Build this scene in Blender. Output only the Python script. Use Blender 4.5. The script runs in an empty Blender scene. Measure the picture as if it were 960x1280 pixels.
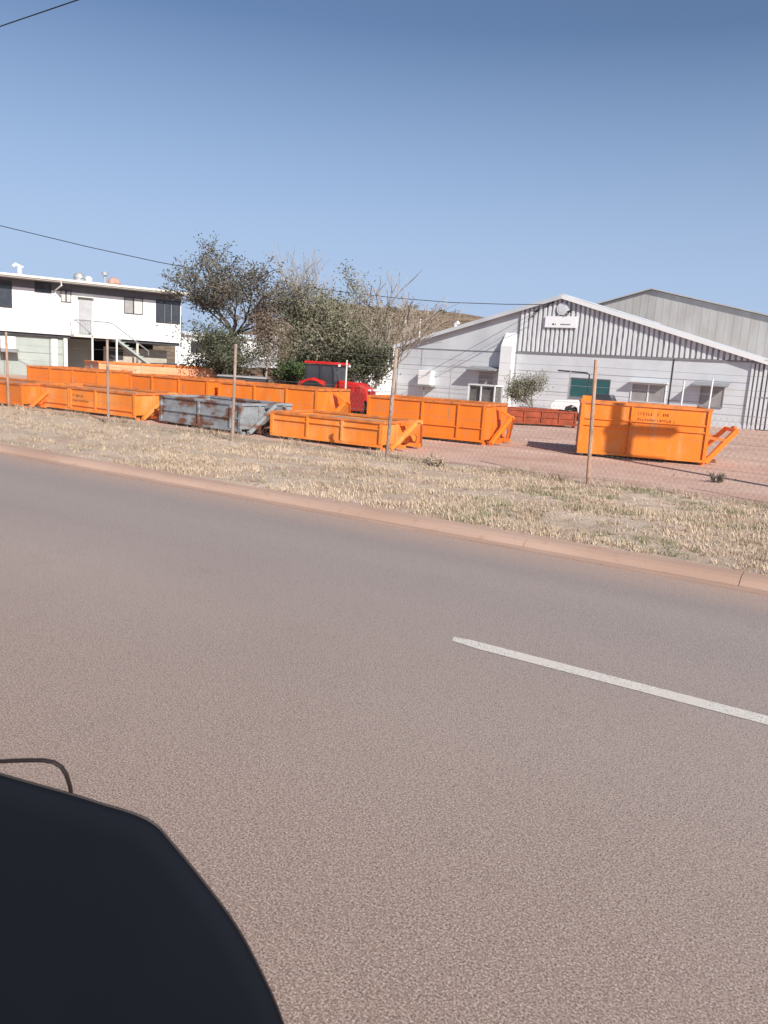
import bpy, math, random
from mathutils import Vector, Matrix, noise
R = math.radians
rnd = random.Random(7)
scene = bpy.context.scene
col = scene.collection

# ------------------------------------------------------------------ camera
FWD = Vector((0, .983064, -.183265)); RGT = Vector((.998027, .011507, .061727)); UPV = Vector((-.062791, .182903, .981124))
cam = bpy.data.cameras.new('camera'); camo = bpy.data.objects.new('camera', cam); col.objects.link(camo)
m = Matrix((RGT, UPV, -FWD)).transposed().to_4x4(); m.translation = Vector((0, 0, 2.0)); camo.matrix_world = m
cam.sensor_fit = 'HORIZONTAL'; cam.sensor_width = 36; cam.lens = 36; cam.clip_start = .05; cam.clip_end = 3000
cam.dof.use_dof = True; cam.dof.focus_distance = 18; cam.dof.aperture_fstop = 24
scene.camera = camo

# ------------------------------------------------------------------ sky, sun, exposure
SUN_EL = 35
w = bpy.data.worlds.new('World'); scene.world = w; w.use_nodes = True
nt = w.node_tree; bg = nt.nodes['Background']
sky = nt.nodes.new('ShaderNodeTexSky'); sky.sky_type = 'NISHITA'; sky.sun_disc = False
sky.sun_elevation = R(SUN_EL); sky.sun_rotation = R(151); sky.air_density = 1.0; sky.dust_density = .9; sky.ozone_density = 3.2
# pale blue haze low in the clear sky
tcw = nt.nodes.new('ShaderNodeTexCoord'); spw = nt.nodes.new('ShaderNodeSeparateXYZ'); nt.links.new(tcw.outputs['Generated'], spw.inputs[0])
mrw = nt.nodes.new('ShaderNodeMapRange'); nt.links.new(spw.outputs[2], mrw.inputs[0])
for i_, v_ in zip((1, 2, 3, 4), (.07, .37, .88, 0)): mrw.inputs[i_].default_value = v_
mxw = nt.nodes.new('ShaderNodeMix'); mxw.data_type = 'RGBA'; nt.links.new(mrw.outputs[0], mxw.inputs[0]); nt.links.new(sky.outputs[0], mxw.inputs[6]); mxw.inputs[7].default_value = (4.45, 5.85, 8.1, 1)
tnt = nt.nodes.new('ShaderNodeMix'); tnt.data_type = 'RGBA'; tnt.blend_type = 'MULTIPLY'; tnt.inputs[0].default_value = 1
nt.links.new(mxw.outputs[2], tnt.inputs[6]); tnt.inputs[7].default_value = (.97, .96, 1.0, 1)
nt.links.new(tnt.outputs[2], bg.inputs[0]); bg.inputs[1].default_value = .082
sl = bpy.data.lights.new('sun', 'SUN'); sl.energy = 4.9; sl.angle = R(.5); sl.color = (1, .955, .88)
so = bpy.data.objects.new('sun', sl); col.objects.link(so); so.location = (30, -40, 50)
c_ = math.cos(R(SUN_EL))
so.rotation_euler = Vector((-.486 * c_, .874 * c_, -math.sin(R(SUN_EL)))).to_track_quat('-Z', 'Y').to_euler()
scene.view_settings.view_transform = 'Standard'; scene.view_settings.look = 'None'
scene.view_settings.gamma = 1; scene.view_settings.use_curve_mapping = False
scene.view_settings.exposure = .33
scene.render.engine = 'CYCLES'

# ------------------------------------------------------------------ materials
def mat(name, color, rough=.8, metal=0, spec=.4, vary=0, vscale=3, color2=None, c2scale=2, c2lo=.5, c2hi=.6, bump=0, bscale=20, stretch=None, speck=None, coord='Object'):
    """principled with noise variation, a second colour in patches, and bump"""
    M = bpy.data.materials.new(name); M.use_nodes = True; t = M.node_tree; N = t.nodes; L = t.links
    b = N['Principled BSDF']; b.inputs['Roughness'].default_value = rough; b.inputs['Metallic'].default_value = metal
    b.inputs['Specular IOR Level'].default_value = spec
    tc = N.new('ShaderNodeTexCoord'); src = tc.outputs[coord]
    if stretch:
        mp = N.new('ShaderNodeMapping'); mp.inputs['Scale'].default_value = stretch; L.new(src, mp.inputs[0]); src = mp.outputs[0]
    def nz(sc, det=4):
        n = N.new('ShaderNodeTexNoise'); n.inputs['Scale'].default_value = sc; n.inputs['Detail'].default_value = det
        L.new(src, n.inputs['Vector']); return n.outputs['Fac']
    def mix(fac, a, bb):
        x = N.new('ShaderNodeMix'); x.data_type = 'RGBA'; L.new(fac, x.inputs[0])
        for s, v in ((6, a), (7, bb)):
            if isinstance(v, tuple): x.inputs[s].default_value = (*v, 1)
            else: L.new(v, x.inputs[s])
        return x.outputs[2]
    def ramp(f, lo, hi):
        r = N.new('ShaderNodeMapRange'); r.inputs[1].default_value = lo; r.inputs[2].default_value = hi; L.new(f, r.inputs[0]); return r.outputs[0]
    cur = color
    if vary:
        cur = mix(ramp(nz(vscale), .3, .7), tuple(c * (1 - vary) for c in color), tuple(min(1, c * (1 + vary)) for c in color))
    if color2: cur = mix(ramp(nz(c2scale, 7), c2lo, c2hi), cur, color2)
    if speck: # (colour, scale, lo, hi)
        cur = mix(ramp(nz(speck[1], 2), speck[2], speck[3]), cur, speck[0])
    if isinstance(cur, tuple): b.inputs['Base Color'].default_value = (*cur, 1)
    else: L.new(cur, b.inputs['Base Color'])
    if bump:
        bp = N.new('ShaderNodeBump'); bp.inputs['Strength'].default_value = bump; bp.inputs['Distance'].default_value = .02
        L.new(nz(bscale, 6), bp.inputs['Height']); L.new(bp.outputs[0], b.inputs['Normal'])
    return M

MT = dict(
    orange=mat('orange_paint', (.80, .205, .018), .5, vary=.08, vscale=1.5, color2=(.66, .29, .11), c2scale=2.6, c2lo=.52, c2hi=.8, bump=.3, bscale=2, spec=.3, stretch=(1.5, 1.5, .6), speck=((.32, .11, .04), 6, .70, .78)),
    orange_b=mat('orange_paint_deeper', (.78, .195, .018), .5, vary=.08, vscale=1.1, color2=(.50, .20, .08), c2scale=3, c2lo=.58, c2hi=.74, bump=.3, bscale=2.2, spec=.3, stretch=(1.6, 1.6, .6), speck=((.30, .10, .04), 5, .70, .78)),
    orange_c=mat('orange_paint_sun_faded', (.82, .235, .03), .65, vary=.10, vscale=.9, color2=(.82, .36, .12), c2scale=1.6, c2lo=.45, c2hi=.75, bump=.3, bscale=1.8, spec=.2, stretch=(1.4, 1.4, .5), speck=((.34, .14, .06), 7, .71, .78)),
    orange_dark=mat('orange_rail_paint', (.64, .19, .04), .55, vary=.2, vscale=3, color2=(.30, .12, .05), c2scale=4, c2lo=.5, c2hi=.75),
    orange_pale=mat('faded_orange_paint', (.80, .33, .16), .7, vary=.10, vscale=1, color2=(.80, .42, .26), c2scale=1.5, c2lo=.4, c2hi=.7),
    rust=mat('rusty_red_steel', (.28, .055, .022), .85, vary=.3, vscale=3, bump=.4),
    rust_in=mat('rusted_inside', (.20, .075, .04), .9, vary=.3, vscale=3, bump=.4),
    greybin=mat('worn_grey_paint', (.265, .28, .295), .8, vary=.25, vscale=2.5, color2=(.17, .075, .045), c2scale=1.5, c2lo=.48, c2hi=.56, bump=.5, bscale=8, stretch=(1, 1, 2.2)),
    cover=mat('dusty_grey_cover', (.26, .24, .22), .9, vary=.15, vscale=3, bump=.4, bscale=5),
    black=mat('black_rubber', (.02, .02, .02), .7, vary=.3),
    mark=mat('stencil_marks', (.10, .03, .015), .8, vary=.2),
    white=mat('white_weatherboard', (.76, .76, .755), .7, vary=.03, vscale=1.5, bump=.05, bscale=3),
    offwhite=mat('cream_trim', (.66, .63, .56), .7, vary=.06),
    sage=mat('sage_fibro', (.36, .40, .37), .8, vary=.08, vscale=1.2),
    block=mat('beige_blockwork', (.42, .38, .31), .9, vary=.12, vscale=3, bump=.4),
    soffit=mat('grey_soffit', (.24, .24, .25), .8, vary=.1),
    dark=mat('dark_opening', (.035, .037, .042), .6, vary=.3),
    glass=mat('dark_window_glass', (.045, .05, .06), .12, vary=.2, spec=.6),
    glassbl=mat('grey_blind', (.30, .29, .29), .5, vary=.1),
    curtain=mat('pale_curtain', (.5, .5, .48), .8, vary=.15, vscale=6),
    teal=mat('teal_window_film', (.035, .11, .115), .35, vary=.08),
    galv=mat('weathered_zinc_sheet', (.50, .52, .54), .6, metal=0, vary=.07, vscale=.7, color2=(.62, .64, .66), c2scale=.45, c2lo=.4, c2hi=.75, bump=.12, bscale=2, spec=.5),
    galvw=mat('whitewashed_rib_sheet', (.66, .67, .68), .65, vary=.10, vscale=1.4, color2=(.42, .41, .41), c2scale=1.6, c2lo=.62, c2hi=.8, stretch=(2, 1, .5), bump=.1, bscale=3),
    wallw=mat('pale_wall_panel', (.60, .62, .64), .7, vary=.05, vscale=.8, color2=(.52, .53, .54), c2scale=1.2, c2lo=.5, c2hi=.9, bump=.05, bscale=3),
    roofgrey=mat('weathered_brown_grey_iron', (.37, .345, .325), .85, vary=.10, vscale=.5, color2=(.44, .425, .41), c2scale=.8, c2lo=.4, c2hi=.7, stretch=(1.2, 1, .35), bump=.2, bscale=3),
    post=mat('pinkish_weathered_post', (.36, .27, .22), .85, vary=.2, vscale=4, color2=(.20, .12, .09), c2scale=3, c2lo=.55, c2hi=.7, stretch=(1, 1, .4)),
    postrust=mat('rusty_pipe', (.46, .29, .20), .8, vary=.25, vscale=3, stretch=(1, 1, .4)),
    wire=mat('galvanised_wire', (.22, .20, .18), .6, metal=.3, vary=.15),
    cable=mat('black_cable', (.02, .02, .025), .6, vary=.1),
    steel=mat('grey_steel', (.40, .40, .40), .5, metal=.4, vary=.1),
    red=mat('red_tractor_paint', (.55, .016, .014), .5, vary=.12, spec=.4, color2=(.42, .07, .05), c2scale=3, c2lo=.5, c2hi=.75),
    redd=mat('dusty_red_grille', (.30, .02, .018), .6, vary=.4, vscale=14),
    bark=mat('grey_bark', (.16, .13, .105), .95, vary=.3, vscale=5, bump=.5),
    barkpale=mat('pale_dead_bark', (.30, .25, .205), .95, vary=.25, vscale=5),
    wood=mat('pole_timber', (.20, .15, .11), .9, vary=.2, vscale=4),
    mirror=mat('dark_navy_plastic', (.0052, .0064, .0105), .85, vary=.1, vscale=4, spec=.10),
    rim=mat('brown_black_rim', (.018, .011, .010), .5, vary=.1),
    sign=mat('white_sign_face', (.85, .85, .85), .6, vary=.02),
    letter=mat('dark_lettering', (.06, .06, .07), .7, vary=.1),
    brownrust=mat('rusty_vent_dome', (.42, .25, .19), .8, vary=.3, vscale=5),
)

def leafmat(name, c1, c2, c3=None, scale=1.1):
    M = bpy.data.materials.new(name); M.use_nodes = True; t = M.node_tree; N = t.nodes; L = t.links
    b = N['Principled BSDF']; b.inputs['Roughness'].default_value = .75; b.inputs['Specular IOR Level'].default_value = .2
    tc = N.new('ShaderNodeTexCoord'); n = N.new('ShaderNodeTexNoise'); n.inputs['Scale'].default_value = scale; n.inputs['Detail'].default_value = 2
    n2 = N.new('ShaderNodeTexNoise'); n2.inputs['Scale'].default_value = 14; n2.inputs['Detail'].default_value = 1
    L.new(tc.outputs['Object'], n.inputs['Vector']); L.new(tc.outputs['Object'], n2.inputs['Vector'])
    a = N.new('ShaderNodeMath'); a.operation = 'ADD'; L.new(n.outputs[0], a.inputs[0]); L.new(n2.outputs[0], a.inputs[1])
    r = N.new('ShaderNodeValToRGB'); mr = N.new('ShaderNodeMapRange'); mr.inputs[1].default_value = .65; mr.inputs[2].default_value = 1.35
    L.new(a.outputs[0], mr.inputs[0]); L.new(mr.outputs[0], r.inputs[0])
    e = r.color_ramp.elements; e[0].color = (*c1, 1); e[1].color = (*c2, 1)
    if c3: x = e.new(.5); x.color = (*c3, 1)
    L.new(r.outputs[0], b.inputs['Base Color'])
    return M
LF = dict(
    dark=leafmat('dark_grey_green_leaves', (.05, .05, .04), (.17, .16, .12)),
    olive=leafmat('olive_leaves', (.09, .093, .058), (.31, .29, .21), (.19, .185, .12)),
    green=leafmat('green_leaves', (.035, .065, .025), (.12, .17, .06)),
    deep=leafmat('deep_green_leaves', (.04, .05, .03), (.14, .145, .09)),
    dry=leafmat('dry_brown_vine', (.14, .10, .075), (.30, .235, .18)),
    straw=leafmat('dry_straw_grass', (.34, .255, .175), (.66, .525, .395), (.52, .405, .29), .6),
    weed=leafmat('green_verge_weeds', (.13, .15, .07), (.34, .33, .19), None, 1.5),
)

# ------------------------------------------------------------------ helpers
class MB:
    def __init__(s): s.v = []; s.f = []
    def add(s, vs, fs):
        o = len(s.v); s.v += [tuple(v) for v in vs]; s.f += [tuple(i + o for i in f) for f in fs]; return s
    def box(s, x0, x1, y0, y1, z0, z1):
        return s.add([(x0,y0,z0),(x1,y0,z0),(x1,y1,z0),(x0,y1,z0),(x0,y0,z1),(x1,y0,z1),(x1,y1,z1),(x0,y1,z1)],
                     [(0,3,2,1),(4,5,6,7),(0,1,5,4),(1,2,6,5),(2,3,7,6),(3,0,4,7)])
    def beam(s, p, q, a, b=None, up=(0, 0, 1)):
        p = Vector(p); q = Vector(q); b = b or a; d = (q - p).normalized(); u = Vector(up)
        if abs(d.dot(u)) > .98: u = Vector((0, 1, 0))
        x = d.cross(u).normalized() * a / 2; y = d.cross(x).normalized() * b / 2
        vs = [p-x-y, p+x-y, p+x+y, p-x+y, q-x-y, q+x-y, q+x+y, q-x+y]
        return s.add(vs, [(0,1,2,3),(4,7,6,5),(0,4,5,1),(1,5,6,2),(2,6,7,3),(3,7,4,0)])
    def tube(s, pts, r, n=6, cap=True):
        pts = [Vector(p) for p in pts]; rs = r if isinstance(r, (list, tuple)) else [r] * len(pts); o = len(s.v)
        for i, p in enumerate(pts):
            d = (pts[min(i+1, len(pts)-1)] - pts[max(i-1, 0)]).normalized()
            u = Vector((0, 0, 1)) if abs(d.z) < .9 else Vector((1, 0, 0))
            x = d.cross(u).normalized(); y = d.cross(x).normalized()
            for k in range(n):
                a = 2 * math.pi * k / n; s.v.append(tuple(p + (x * math.cos(a) + y * math.sin(a)) * rs[i]))
        for i in range(len(pts) - 1):
            for k in range(n):
                k2 = (k + 1) % n; s.f.append((o+i*n+k, o+i*n+k2, o+(i+1)*n+k2, o+(i+1)*n+k))
        if cap:
            s.f.append(tuple(o + k for k in range(n))); s.f.append(tuple(o + (len(pts)-1)*n + k for k in reversed(range(n))))
        return s
    def prism(s, poly, axis, a, b):
        """poly of 2D points extruded along axis ('x','y','z') from a to b"""
        def P(p, t): return (t, p[0], p[1]) if axis == 'x' else (p[0], t, p[1]) if axis == 'y' else (p[0], p[1], t)
        n = len(poly); vs = [P(p, a) for p in poly] + [P(p, b) for p in poly]
        return s.add(vs, [tuple(range(n)), tuple(reversed(range(n, 2*n)))] + [(i, i+n, (i+1) % n + n, (i+1) % n) for i in range(n)])
    def build(s, name, m_, parent=None, bevel=0, smooth=False):
        me = bpy.data.meshes.new(name); me.from_pydata(s.v, [], s.f); me.materials.append(m_)
        o = bpy.data.objects.new(name, me); col.objects.link(o); o.parent = parent
        if len(s.f) < 20000:
            import bmesh
            bm = bmesh.new(); bm.from_mesh(me); bmesh.ops.recalc_face_normals(bm, faces=bm.faces); bm.to_mesh(me); bm.free()
        if smooth:
            for p in me.polygons: p.use_smooth = True
        if bevel:
            md = o.modifiers.new('bevel', 'BEVEL'); md.width = bevel; md.segments = 2
        return o
def B(*a): return MB().box(*a)
def tag(o, label=None, cat=None, group=None, kind=None):
    for k, v in (('label', label), ('category', cat), ('group', group), ('kind', kind)):
        if v: o[k] = v
    return o
def thing(name, label, cat, loc=(0, 0, 0), rz=0, group=None):
    o = bpy.data.objects.new(name, None); col.objects.link(o); o.empty_display_size = .3
    o.location = loc; o.rotation_euler = (0, 0, R(rz)); return tag(o, label, cat, group)
def struct(o): o['kind'] = 'structure'; return o
E2 = Vector((.857, -.515)); N2 = Vector((.515, .857))      # along the road (to the right), and away from the camera
def rd(e, n, z=0): p = E2 * e + N2 * n; return (p.x, p.y, z)

# ------------------------------------------------------------------ ground, road, kerb, verge, hill
def shader(name, fn):
    M = bpy.data.materials.new(name); M.use_nodes = True; fn(M.node_tree, M.node_tree.nodes, M.node_tree.links, M.node_tree.nodes['Principled BSDF']); return M
def nz(N, L, src, sc, det=4, rough=.5):
    n = N.new('ShaderNodeTexNoise'); n.inputs['Scale'].default_value = sc; n.inputs['Detail'].default_value = det; n.inputs['Roughness'].default_value = rough
    L.new(src, n.inputs['Vector']); return n.outputs['Fac']
def mr(N, L, f, a, b, c=0, d=1):
    r = N.new('ShaderNodeMapRange'); r.inputs[1].default_value = a; r.inputs[2].default_value = b; r.inputs[3].default_value = c; r.inputs[4].default_value = d
    L.new(f, r.inputs[0]); return r.outputs[0]
def mx(N, L, f, a, b, mode='MIX'):
    x = N.new('ShaderNodeMix'); x.data_type = 'RGBA'; x.blend_type = mode
    if isinstance(f, (int, float)): x.inputs[0].default_value = f
    else: L.new(f, x.inputs[0])
    for s, v in ((6, a), (7, b)):
        if isinstance(v, tuple): x.inputs[s].default_value = (*v, 1)
        else: L.new(v, x.inputs[s])
    return x.outputs[2]
def mapped(N, L, sc):
    tc = N.new('ShaderNodeTexCoord'); mp = N.new('ShaderNodeMapping'); mp.inputs['Scale'].default_value = sc
    L.new(tc.outputs['Object'], mp.inputs[0]); return tc.outputs['Object'], mp.outputs[0]
def bump(N, L, b, h, st, dist):
    bp = N.new('ShaderNodeBump'); bp.inputs['Strength'].default_value = st; bp.inputs['Distance'].default_value = dist
    L.new(h, bp.inputs['Height']); L.new(bp.outputs[0], b.inputs['Normal'])

def road_sh(t, N, L, b):
    o, s = mapped(N, L, (.05, 1, 1))
    streak = nz(N, L, s, .55, 3)                     # long bands along the road
    patch = nz(N, L, o, .35, 4)
    sep = N.new('ShaderNodeSeparateXYZ'); L.new(o, sep.inputs[0])
    # dust builds up by the far kerb; a vignette is painted into the near side; wheel paths of the far lane are worn bare
    far = mr(N, L, sep.outputs[1], 4.3, 6.4)
    edge = mr(N, L, sep.outputs[1], 7.5, 8.35)
    base = mx(N, L, mr(N, L, patch, .3, .7), (.265, .203, .176), (.322, .252, .219))
    bare = mx(N, L, mr(N, L, streak, .35, .65), (.225, .188, .178), (.285, .235, .215))
    c = mx(N, L, far, base, bare)
    c = mx(N, L, edge, c, (.37, .25, .195))
    near = mr(N, L, sep.outputs[1], 4.2, 1.6)
    c = mx(N, L, near, c, (.262, .178, .138))
    stain = mr(N, L, nz(N, L, o, 1.3, 6, .65), .60, .80, 0, .6); c = mx(N, L, stain, c, (.185, .145, .13))
    grit = mr(N, L, nz(N, L, o, 24, 4, .7), .66, .72, 0, .7); c = mx(N, L, grit, c, (.12, .095, .085))
    sp = nz(N, L, o, 115, 3, .7)
    c = mx(N, L, mr(N, L, sp, .50, .68), c, (.52, .44, .40))      # pale aggregate
    c = mx(N, L, mr(N, L, sp, .47, .33), c, (.085, .07, .065))      # gaps between stones
    v = N.new('ShaderNodeTexVoronoi'); v.inputs['Scale'].default_value = 125; L.new(o, v.inputs['Vector'])
    hs_ = N.new('ShaderNodeSeparateColor'); L.new(v.outputs['Color'], hs_.inputs[0])
    c = mx(N, L, mr(N, L, hs_.outputs[0], .70, .95, 0, .28), c, (.48, .38, .32)); c = mx(N, L, mr(N, L, hs_.outputs[1], .72, .95, 0, .42), c, (.12, .088, .078))
    L.new(c, b.inputs['Base Color']); b.inputs['Roughness'].default_value = .85; b.inputs['Specular IOR Level'].default_value = .25
    bump(N, L, b, mx(N, L, .5, v.outputs[0], sp), .16, .005)
def dirt_sh(t, N, L, b):
    o, s = mapped(N, L, (.25, 1, 1))
    c = mx(N, L, mr(N, L, nz(N, L, o, .5, 6), .35, .65), (.46, .29, .225), (.56, .375, .30))
    c = mx(N, L, mr(N, L, nz(N, L, s, 1.2, 5), .5, .75), c, (.60, .44, .36))
    c = mx(N, L, mr(N, L, nz(N, L, o, 18, 3), .55, .75), c, (.36, .24, .19))
    sep = N.new('ShaderNodeSeparateXYZ'); L.new(o, sep.inputs[0])
    c = mx(N, L, mr(N, L, sep.outputs[1], 60, 110), c, (.42, .34, .24))
    L.new(c, b.inputs['Base Color']); b.inputs['Roughness'].default_value = .95; b.inputs['Specular IOR Level'].default_value = .1
    bump(N, L, b, nz(N, L, o, 9, 8, .7), .6, .05)
def verge_sh(t, N, L, b):
    o, s = mapped(N, L, (.6, 1, 1))
    c = mx(N, L, mr(N, L, nz(N, L, s, .9, 6), .35, .65), (.47, .36, .27), (.60, .475, .375))
    c = mx(N, L, mr(N, L, nz(N, L, s, 2.5, 5), .52, .66), c, (.48, .33, .26))
    c = mx(N, L, mr(N, L, nz(N, L, o, 25, 3), .5, .75), c, (.32, .24, .175))
    L.new(c, b.inputs['Base Color']); b.inputs['Roughness'].default_value = .95; b.inputs['Specular IOR Level'].default_value = .1
    bump(N, L, b, nz(N, L, o, 22, 6, .7), .8, .05)
def kerb_sh(t, N, L, b):
    o, s = mapped(N, L, (.3, 1, 1))
    c = mx(N, L, mr(N, L, nz(N, L, s, 2, 5), .35, .7), (.38, .25, .19), (.46, .315, .245))
    c = mx(N, L, mr(N, L, nz(N, L, o, 6, 6), .58, .72), c, (.38, .24, .175))
    L.new(c, b.inputs['Base Color']); b.inputs['Roughness'].default_value = .9; b.inputs['Specular IOR Level'].default_value = .15
    bump(N, L, b, nz(N, L, o, 30, 5, .7), .4, .01)
def paint_sh(t, N, L, b):
    o, s = mapped(N, L, (1, 1, 1))
    c = mx(N, L, mr(N, L, nz(N, L, o, 70, 5, .75), .50, .60), (.60, .56, .51), (.30, .25, .22))
    c = mx(N, L, mr(N, L, nz(N, L, o, 3, 4), .4, .7), c, (.56, .50, .44))
    L.new(c, b.inputs['Base Color']); b.inputs['Roughness'].default_value = .8
    bump(N, L, b, nz(N, L, o, 90, 3), .5, .005)
def hill_sh(t, N, L, b):
    o, s = mapped(N, L, (1, 1, 1))
    c = mx(N, L, mr(N, L, nz(N, L, o, .05, 5), .35, .65), (.25, .175, .12), (.34, .245, .17))
    c = mx(N, L, mr(N, L, nz(N, L, o, .35, 7, .75), .47, .58), c, (.12, .10, .07))
    c = mx(N, L, mr(N, L, nz(N, L, o, .9, 3), .6, .75), c, (.42, .33, .25))
    L.new(c, b.inputs['Base Color']); b.inputs['Roughness'].default_value = .95; b.inputs['Specular IOR Level'].default_value = .05
    bump(N, L, b, nz(N, L, o, .5, 6, .7), 1, 1.2)
M_road = shader('dusty_asphalt', road_sh); M_dirt = shader('red_gravel_dirt', dirt_sh); M_verge = shader('dry_verge_soil', verge_sh)
M_kerb = shader('dusty_concrete', kerb_sh); M_paint = shader('worn_white_paint', paint_sh); M_hill = shader('scrubby_hill', hill_sh)

def roadobj(mb, name, m_):
    o = mb.build(name, m_); o.rotation_euler = (0, 0, math.atan2(E2.y, E2.x)); return struct(o)
def sheet(x0, x1, nx, y0, y1, ny, zf):
    mb = MB()
    for j in range(ny + 1):
        for i in range(nx + 1):
            x = x0 + (x1 - x0) * i / nx; y = y0 + (y1 - y0) * j / ny; mb.v.append((x, y, zf(x, y)))
    for j in range(ny):
        for i in range(nx):
            a = j * (nx + 1) + i; mb.f.append((a, a + 1, a + nx + 2, a + nx + 1))
    return mb
roadobj(sheet(-1500, 1500, 8, -1500, 1500, 8, lambda x, y: -.02), 'ground', M_dirt)
roadobj(sheet(-160, 120, 60, -6, 8.40, 6, lambda x, y: 0), 'road', M_road)
# gutter, then a mountable kerb with joints every 2.4 m
roadobj(MB().prism([(8.404, -.05), (8.404, .012), (8.62, -.004), (8.62, -.05)], 'x', -160, 120), 'gutter', M_kerb)
kb = MB(); k0 = -80
while k0 < 60:
    kb.prism([(8.624, -.06), (8.624, .0), (8.70, .055), (8.78, .078), (8.98, .085), (8.98, -.06)], 'x', k0, k0 + 2.392); k0 += 2.4
roadobj(kb, 'kerb', M_kerb)
def vz(x, y):
    f = min(1, max(0, (15.9 - y) / 5.5)); edge = min(1, (y - 8.98) / .25)
    return -.03 + .112 * f ** .8 + edge * .035 * noise.noise(Vector((x * 1.1, y * 1.1, 0))) * min(1, f * 3) + edge * .02 * noise.noise(Vector((x * 4, y * 4, 3)))
roadobj(sheet(-60, 24, 560, 8.984, 15.9, 60, vz), 'verge', M_verge)
# dashed centre line
mk = MB()
for k in range(-5, 3):
    x0 = -2.37 + k * 12; L_ = 3.6
    mk.add([(x0, 5.065, .004), (x0 + .22, 5.035, .004), (x0 + L_, 5.035, .004), (x0 + L_, 5.18, .004), (x0 + .10, 5.18, .004), (x0 - .03, 5.15, .004)], [(0, 1, 2, 3, 4, 5)])
roadobj(mk, 'road_marking', M_paint)

def hillz(x, y):
    d = Vector((x - 6, y - 300)); 
    z = 26 * math.exp(-((x - 8) / 62) ** 4 - ((y - 320) / 60) ** 2) + 13.5 * math.exp(-((x + 95) / 55) ** 2 - ((y - 320) / 70) ** 2) + 9 * math.exp(-((x - 190) / 90) ** 2 - ((y - 340) / 70) ** 2)
    return z - .6 + .8 * noise.noise(Vector((x * .06, y * .06, 0))) * min(1, z / 6) - .0022 * max(0, abs(x - 5) - 8) ** 1.6 * min(1, z / 10)
struct(sheet(-260, 330, 200, 190, 480, 90, hillz).build('hill', M_hill, smooth=True))
# low earth bank behind the yard under the trees
def bankz(x, y): return 1.75 * math.exp(-((x + 5.6) / 4.6) ** 4 - ((y - 38.5 - .2 * (x + 5)) / 2.0) ** 2) + .18 * noise.noise(Vector((x * 1.5, y * 1.5, 1))) - .06
M_bank = mat('brown_leaf_litter_earth', (.20, .14, .10), .95, vary=.3, vscale=2.5, color2=(.10, .075, .06), c2scale=3, c2lo=.5, c2hi=.6, bump=.9, bscale=8, spec=.05)
struct(sheet(-13, 2, 70, 33, 44, 50, bankz).build('earth_bank', M_bank, smooth=True))

# grass: uncountable blades
def blades(name, n, place, m_, hmin, hmax, per=7, spread=.05):
    vs = []; fs = []
    for i in range(n):
        q = place()
        if q is None: continue
        e, nn, k = q; z = vz(e, nn) if 8.98 < nn < 15.9 else -.02
        cx, cy = E2 * e + N2 * nn
        for j in range(per):
            a = rnd.uniform(0, 6.283); r = rnd.uniform(0, spread) * k; h = rnd.uniform(hmin, hmax) * k; ln = h * rnd.uniform(.3, 1.5); b2 = rnd.uniform(0, 6.283)
            x = cx + r * math.cos(a); y = cy + r * math.sin(a); wd = rnd.uniform(.004, .009)
            dx, dy = math.cos(b2), math.sin(b2); o = len(vs)
            vs += [(x - dy * wd, y + dx * wd, z - .01), (x + dy * wd, y - dx * wd, z - .01), (x + dx * ln, y + dy * ln, z + h)]
            fs.append((o, o + 1, o + 2))
    mb = MB(); mb.v = vs; mb.f = fs
    return tag(mb.build(name, m_), kind='stuff')
def p_grass():
    n = 9.03 + 6.7 * rnd.random() ** 1.15; e = rnd.uniform(-30, 10) if rnd.random() < .6 else rnd.uniform(-12, 4)
    d = noise.noise(Vector((e * .55, n * 1.0, 5))) + .35 * noise.noise(Vector((e * 2, n * 2, 1)))
    if n > 14.2 and rnd.random() < (n - 14.2) / 2: return None
    if d < -.10 and rnd.random() < .88: return None
    return e, n, 1 + .5 * max(0, d)
g_ = blades('grass', 17000, p_grass, LF['straw'], .02, .075, 8, .09); tag(g_, 'dry straw coloured grass covering the verge between kerb and fence', 'grass')
def p_weed():
    e = rnd.uniform(-5, 8) if rnd.random() < .75 else rnd.uniform(-28, 8); n = rnd.uniform(9.05, 15.6)
    if noise.noise(Vector((e * .8, n * 1.3, 9))) < .14: return None
    return e, n, 1
g_ = blades('weeds', 9000, p_weed, LF['weed'], .02, .07, 6, .07); tag(g_, 'low dull green weeds scattered in patches through the dry verge', 'weeds')
def p_fence():
    e = rnd.uniform(-28, 10); n = rnd.gauss(15.2, .25)
    if noise.noise(Vector((e * .9, n, 2))) < .05: return None
    return e, n, 1.0
g_ = blades('tall_dry_grass', 2200, p_fence, LF['straw'], .05, .20, 7, .08); tag(g_, 'taller dry grass tufts growing along the foot of the wire fence', 'grass')
# small stones in the yard
def stones():
    mb = MB()
    for i in range(900):
        e = rnd.uniform(-12, 10); n = rnd.uniform(15.5, 34); x, y, z = rd(e, n); s = rnd.uniform(.015, .045)
        vs = [Vector((x, y, -.02)) + Vector(d) * s * rnd.uniform(.7, 1.3) for d in ((1,0,0),(0,1,0),(-1,0,0),(0,-1,0),(0,0,1))]
        mb.add(vs, [(0,1,4),(1,2,4),(2,3,4),(3,0,4)])
    return mb
tag(stones().build('gravel', mat('yard_gravel', (.36, .24, .18), .9, vary=.4, vscale=1.5)), 'loose pinkish gravel scattered over the red dirt yard', 'gravel', kind='stuff')

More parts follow.
